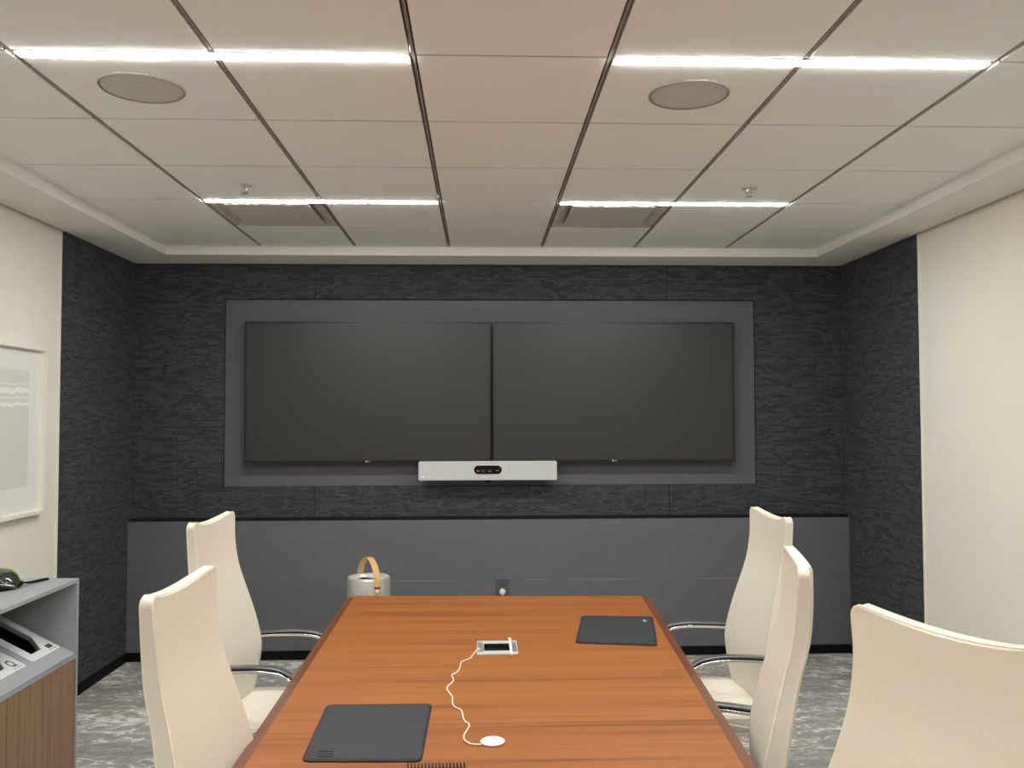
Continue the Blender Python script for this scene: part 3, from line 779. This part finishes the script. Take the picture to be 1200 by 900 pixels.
obj('carcass_floor', bx(x0+.013, -.021, y0+.0185, y1-.0185, .061, .08), M['greylam'], t)

# device on the cabinet
t = thing('handheld_device', 'dark glossy device with lime green trim on the cabinet, cut off by the frame', 'device', (-2.05, 3.79, CH+.0005))
bm = bmesh.new()
secs = [(-.16, .035, .05), (-.12, .075, .068), (-.02, .085, .078), (.05, .08, .074), (.085, .055, .055), (.105, .03, .035)]
rings = []
for x, hw, h in secs:
    rings.append([bm.verts.new((x, yy*hw, zz*h)) for yy, zz in ((-1, .28), (-.72, 0.), (.72, 0.), (1, .28), (.92, .78), (.5, 1), (-.5, 1), (-.92, .72))])
for a, b in zip(rings, rings[1:]):
    for k in range(8): bm.faces.new((a[k], a[(k+1) % 8], b[(k+1) % 8], b[k]))
bm.faces.new(rings[0]); bm.faces.new(rings[-1]); obj('housing', bm, M['smoke'], t, bevel=.004)
bm = bmesh.new(); pts = [(x, .6*hw, h-.004) for x, hw, h in secs]; sweep(bm, smoothpts(pts, 4), circ(.0045, 8)); obj('green_trim', bm, M['green'], t, smooth='all')
bm = bmesh.new(); pts = [(x, -.95*hw, .45*h) for x, hw, h in secs]; sweep(bm, smoothpts(pts, 4), circ(.0035, 8)); obj('chrome_trim', bm, M['chrome'], t, smooth='all')
bm = bmesh.new(); sweep(bm, smoothpts([(-.1, -.07, .012), (0, -.084, .01), (.07, -.06, .01), (.10, .0, .012), (.105, .03, .02)], 5), circ(.009, 8)); obj('bumper', bm, M['black'], t, smooth='all')
bm = bmesh.new(); sweep(bm, [(.085, .03, .022), (.10, .08, .010), (.115, .14, .0065), (.13, .20, .005)], [(-.008, -.004), (.008, -.004), (.008, .004), (-.008, .004)]); obj('strap', bm, M['black'], t, bevel=.001)

# ------------------------------------------------------------------ framed print on the left wall
FY0, FY1, FZ0, FZ1 = 4.08, 4.785, 1.112, 1.993
t = thing('framed_print', 'white-framed pale print with wavy white bands on the left wall', 'picture', (XL-.012, (FY0+FY1)/2, (FZ0+FZ1)/2))
a, h = (FY1-FY0)/2, (FZ1-FZ0)/2
bm = bmesh.new(); w = .020; D = .042
for p in ((-a, -a+w, -h, h), (a-w, a, -h, h)): box(bm, .0005, D, *p)
for p in ((-a+w, a-w, -h, -h+w), (-a+w, a-w, h-w, h)): box(bm, .0005, D, *p)
obj('frame', bm, M['frame'], t, bevel=.0015)
obj('mat_board', bx(.0005, .014, -a+w, a-w, -h+w, h-w), M['mat'], t)
obj('inner_fillet', (lambda b: ([box(b, .014, .022, -a+w, -a+w+.006, -h+w, h-w), box(b, .014, .022, a-w-.006, a-w, -h+w, h-w), box(b, .014, .022, -a+w+.006, a-w-.006, -h+w, -h+w+.006), box(b, .014, .022, -a+w+.006, a-w-.006, h-w-.006, h-w)], b)[1])(bmesh.new()), M['frame'], t)
obj('print', bx(.0141, .0155, -a+.14, a-.14, -h+.15, h-.13), M['art'], t)

# ------------------------------------------------------------------ camera, world, view
f, pi_, ya, ro = 1026.94, .0369, .0361, -.0025
def unmap(x3, y2, z3):
    c, s = math.cos(ro), math.sin(ro); x = c*x3-s*z3; z2 = s*x3+c*z3
    c, s = math.cos(pi_), math.sin(pi_); y = c*y2-s*z2; z = s*y2+c*z2
    c, s = math.cos(ya), math.sin(ya); return Vector((c*x+s*y, -s*x+c*y, z))
r, fw, up = unmap(1, 0, 0), unmap(0, 1, 0), unmap(0, 0, 1)
mt = Matrix((r, up, -fw)).transposed().to_4x4(); mt.translation = (0, 0, 1.62)
cam = bpy.data.cameras.new('camera'); co = bpy.data.objects.new('camera', cam); C.objects.link(co)
co.matrix_world = mt; cam.sensor_width = 36; cam.lens = f/1200*36; cam.clip_start = .05
bpy.context.scene.camera = co
w = bpy.data.worlds.new('world'); w.use_nodes = True; w.node_tree.nodes['Background'].inputs[0].default_value = (.01, .01, .01, 1)
bpy.context.scene.world = w
vs = bpy.context.scene.view_settings; vs.view_transform = 'Standard'; vs.look = 'None'; vs.gamma = 1; vs.use_curve_mapping = False; vs.exposure = .09
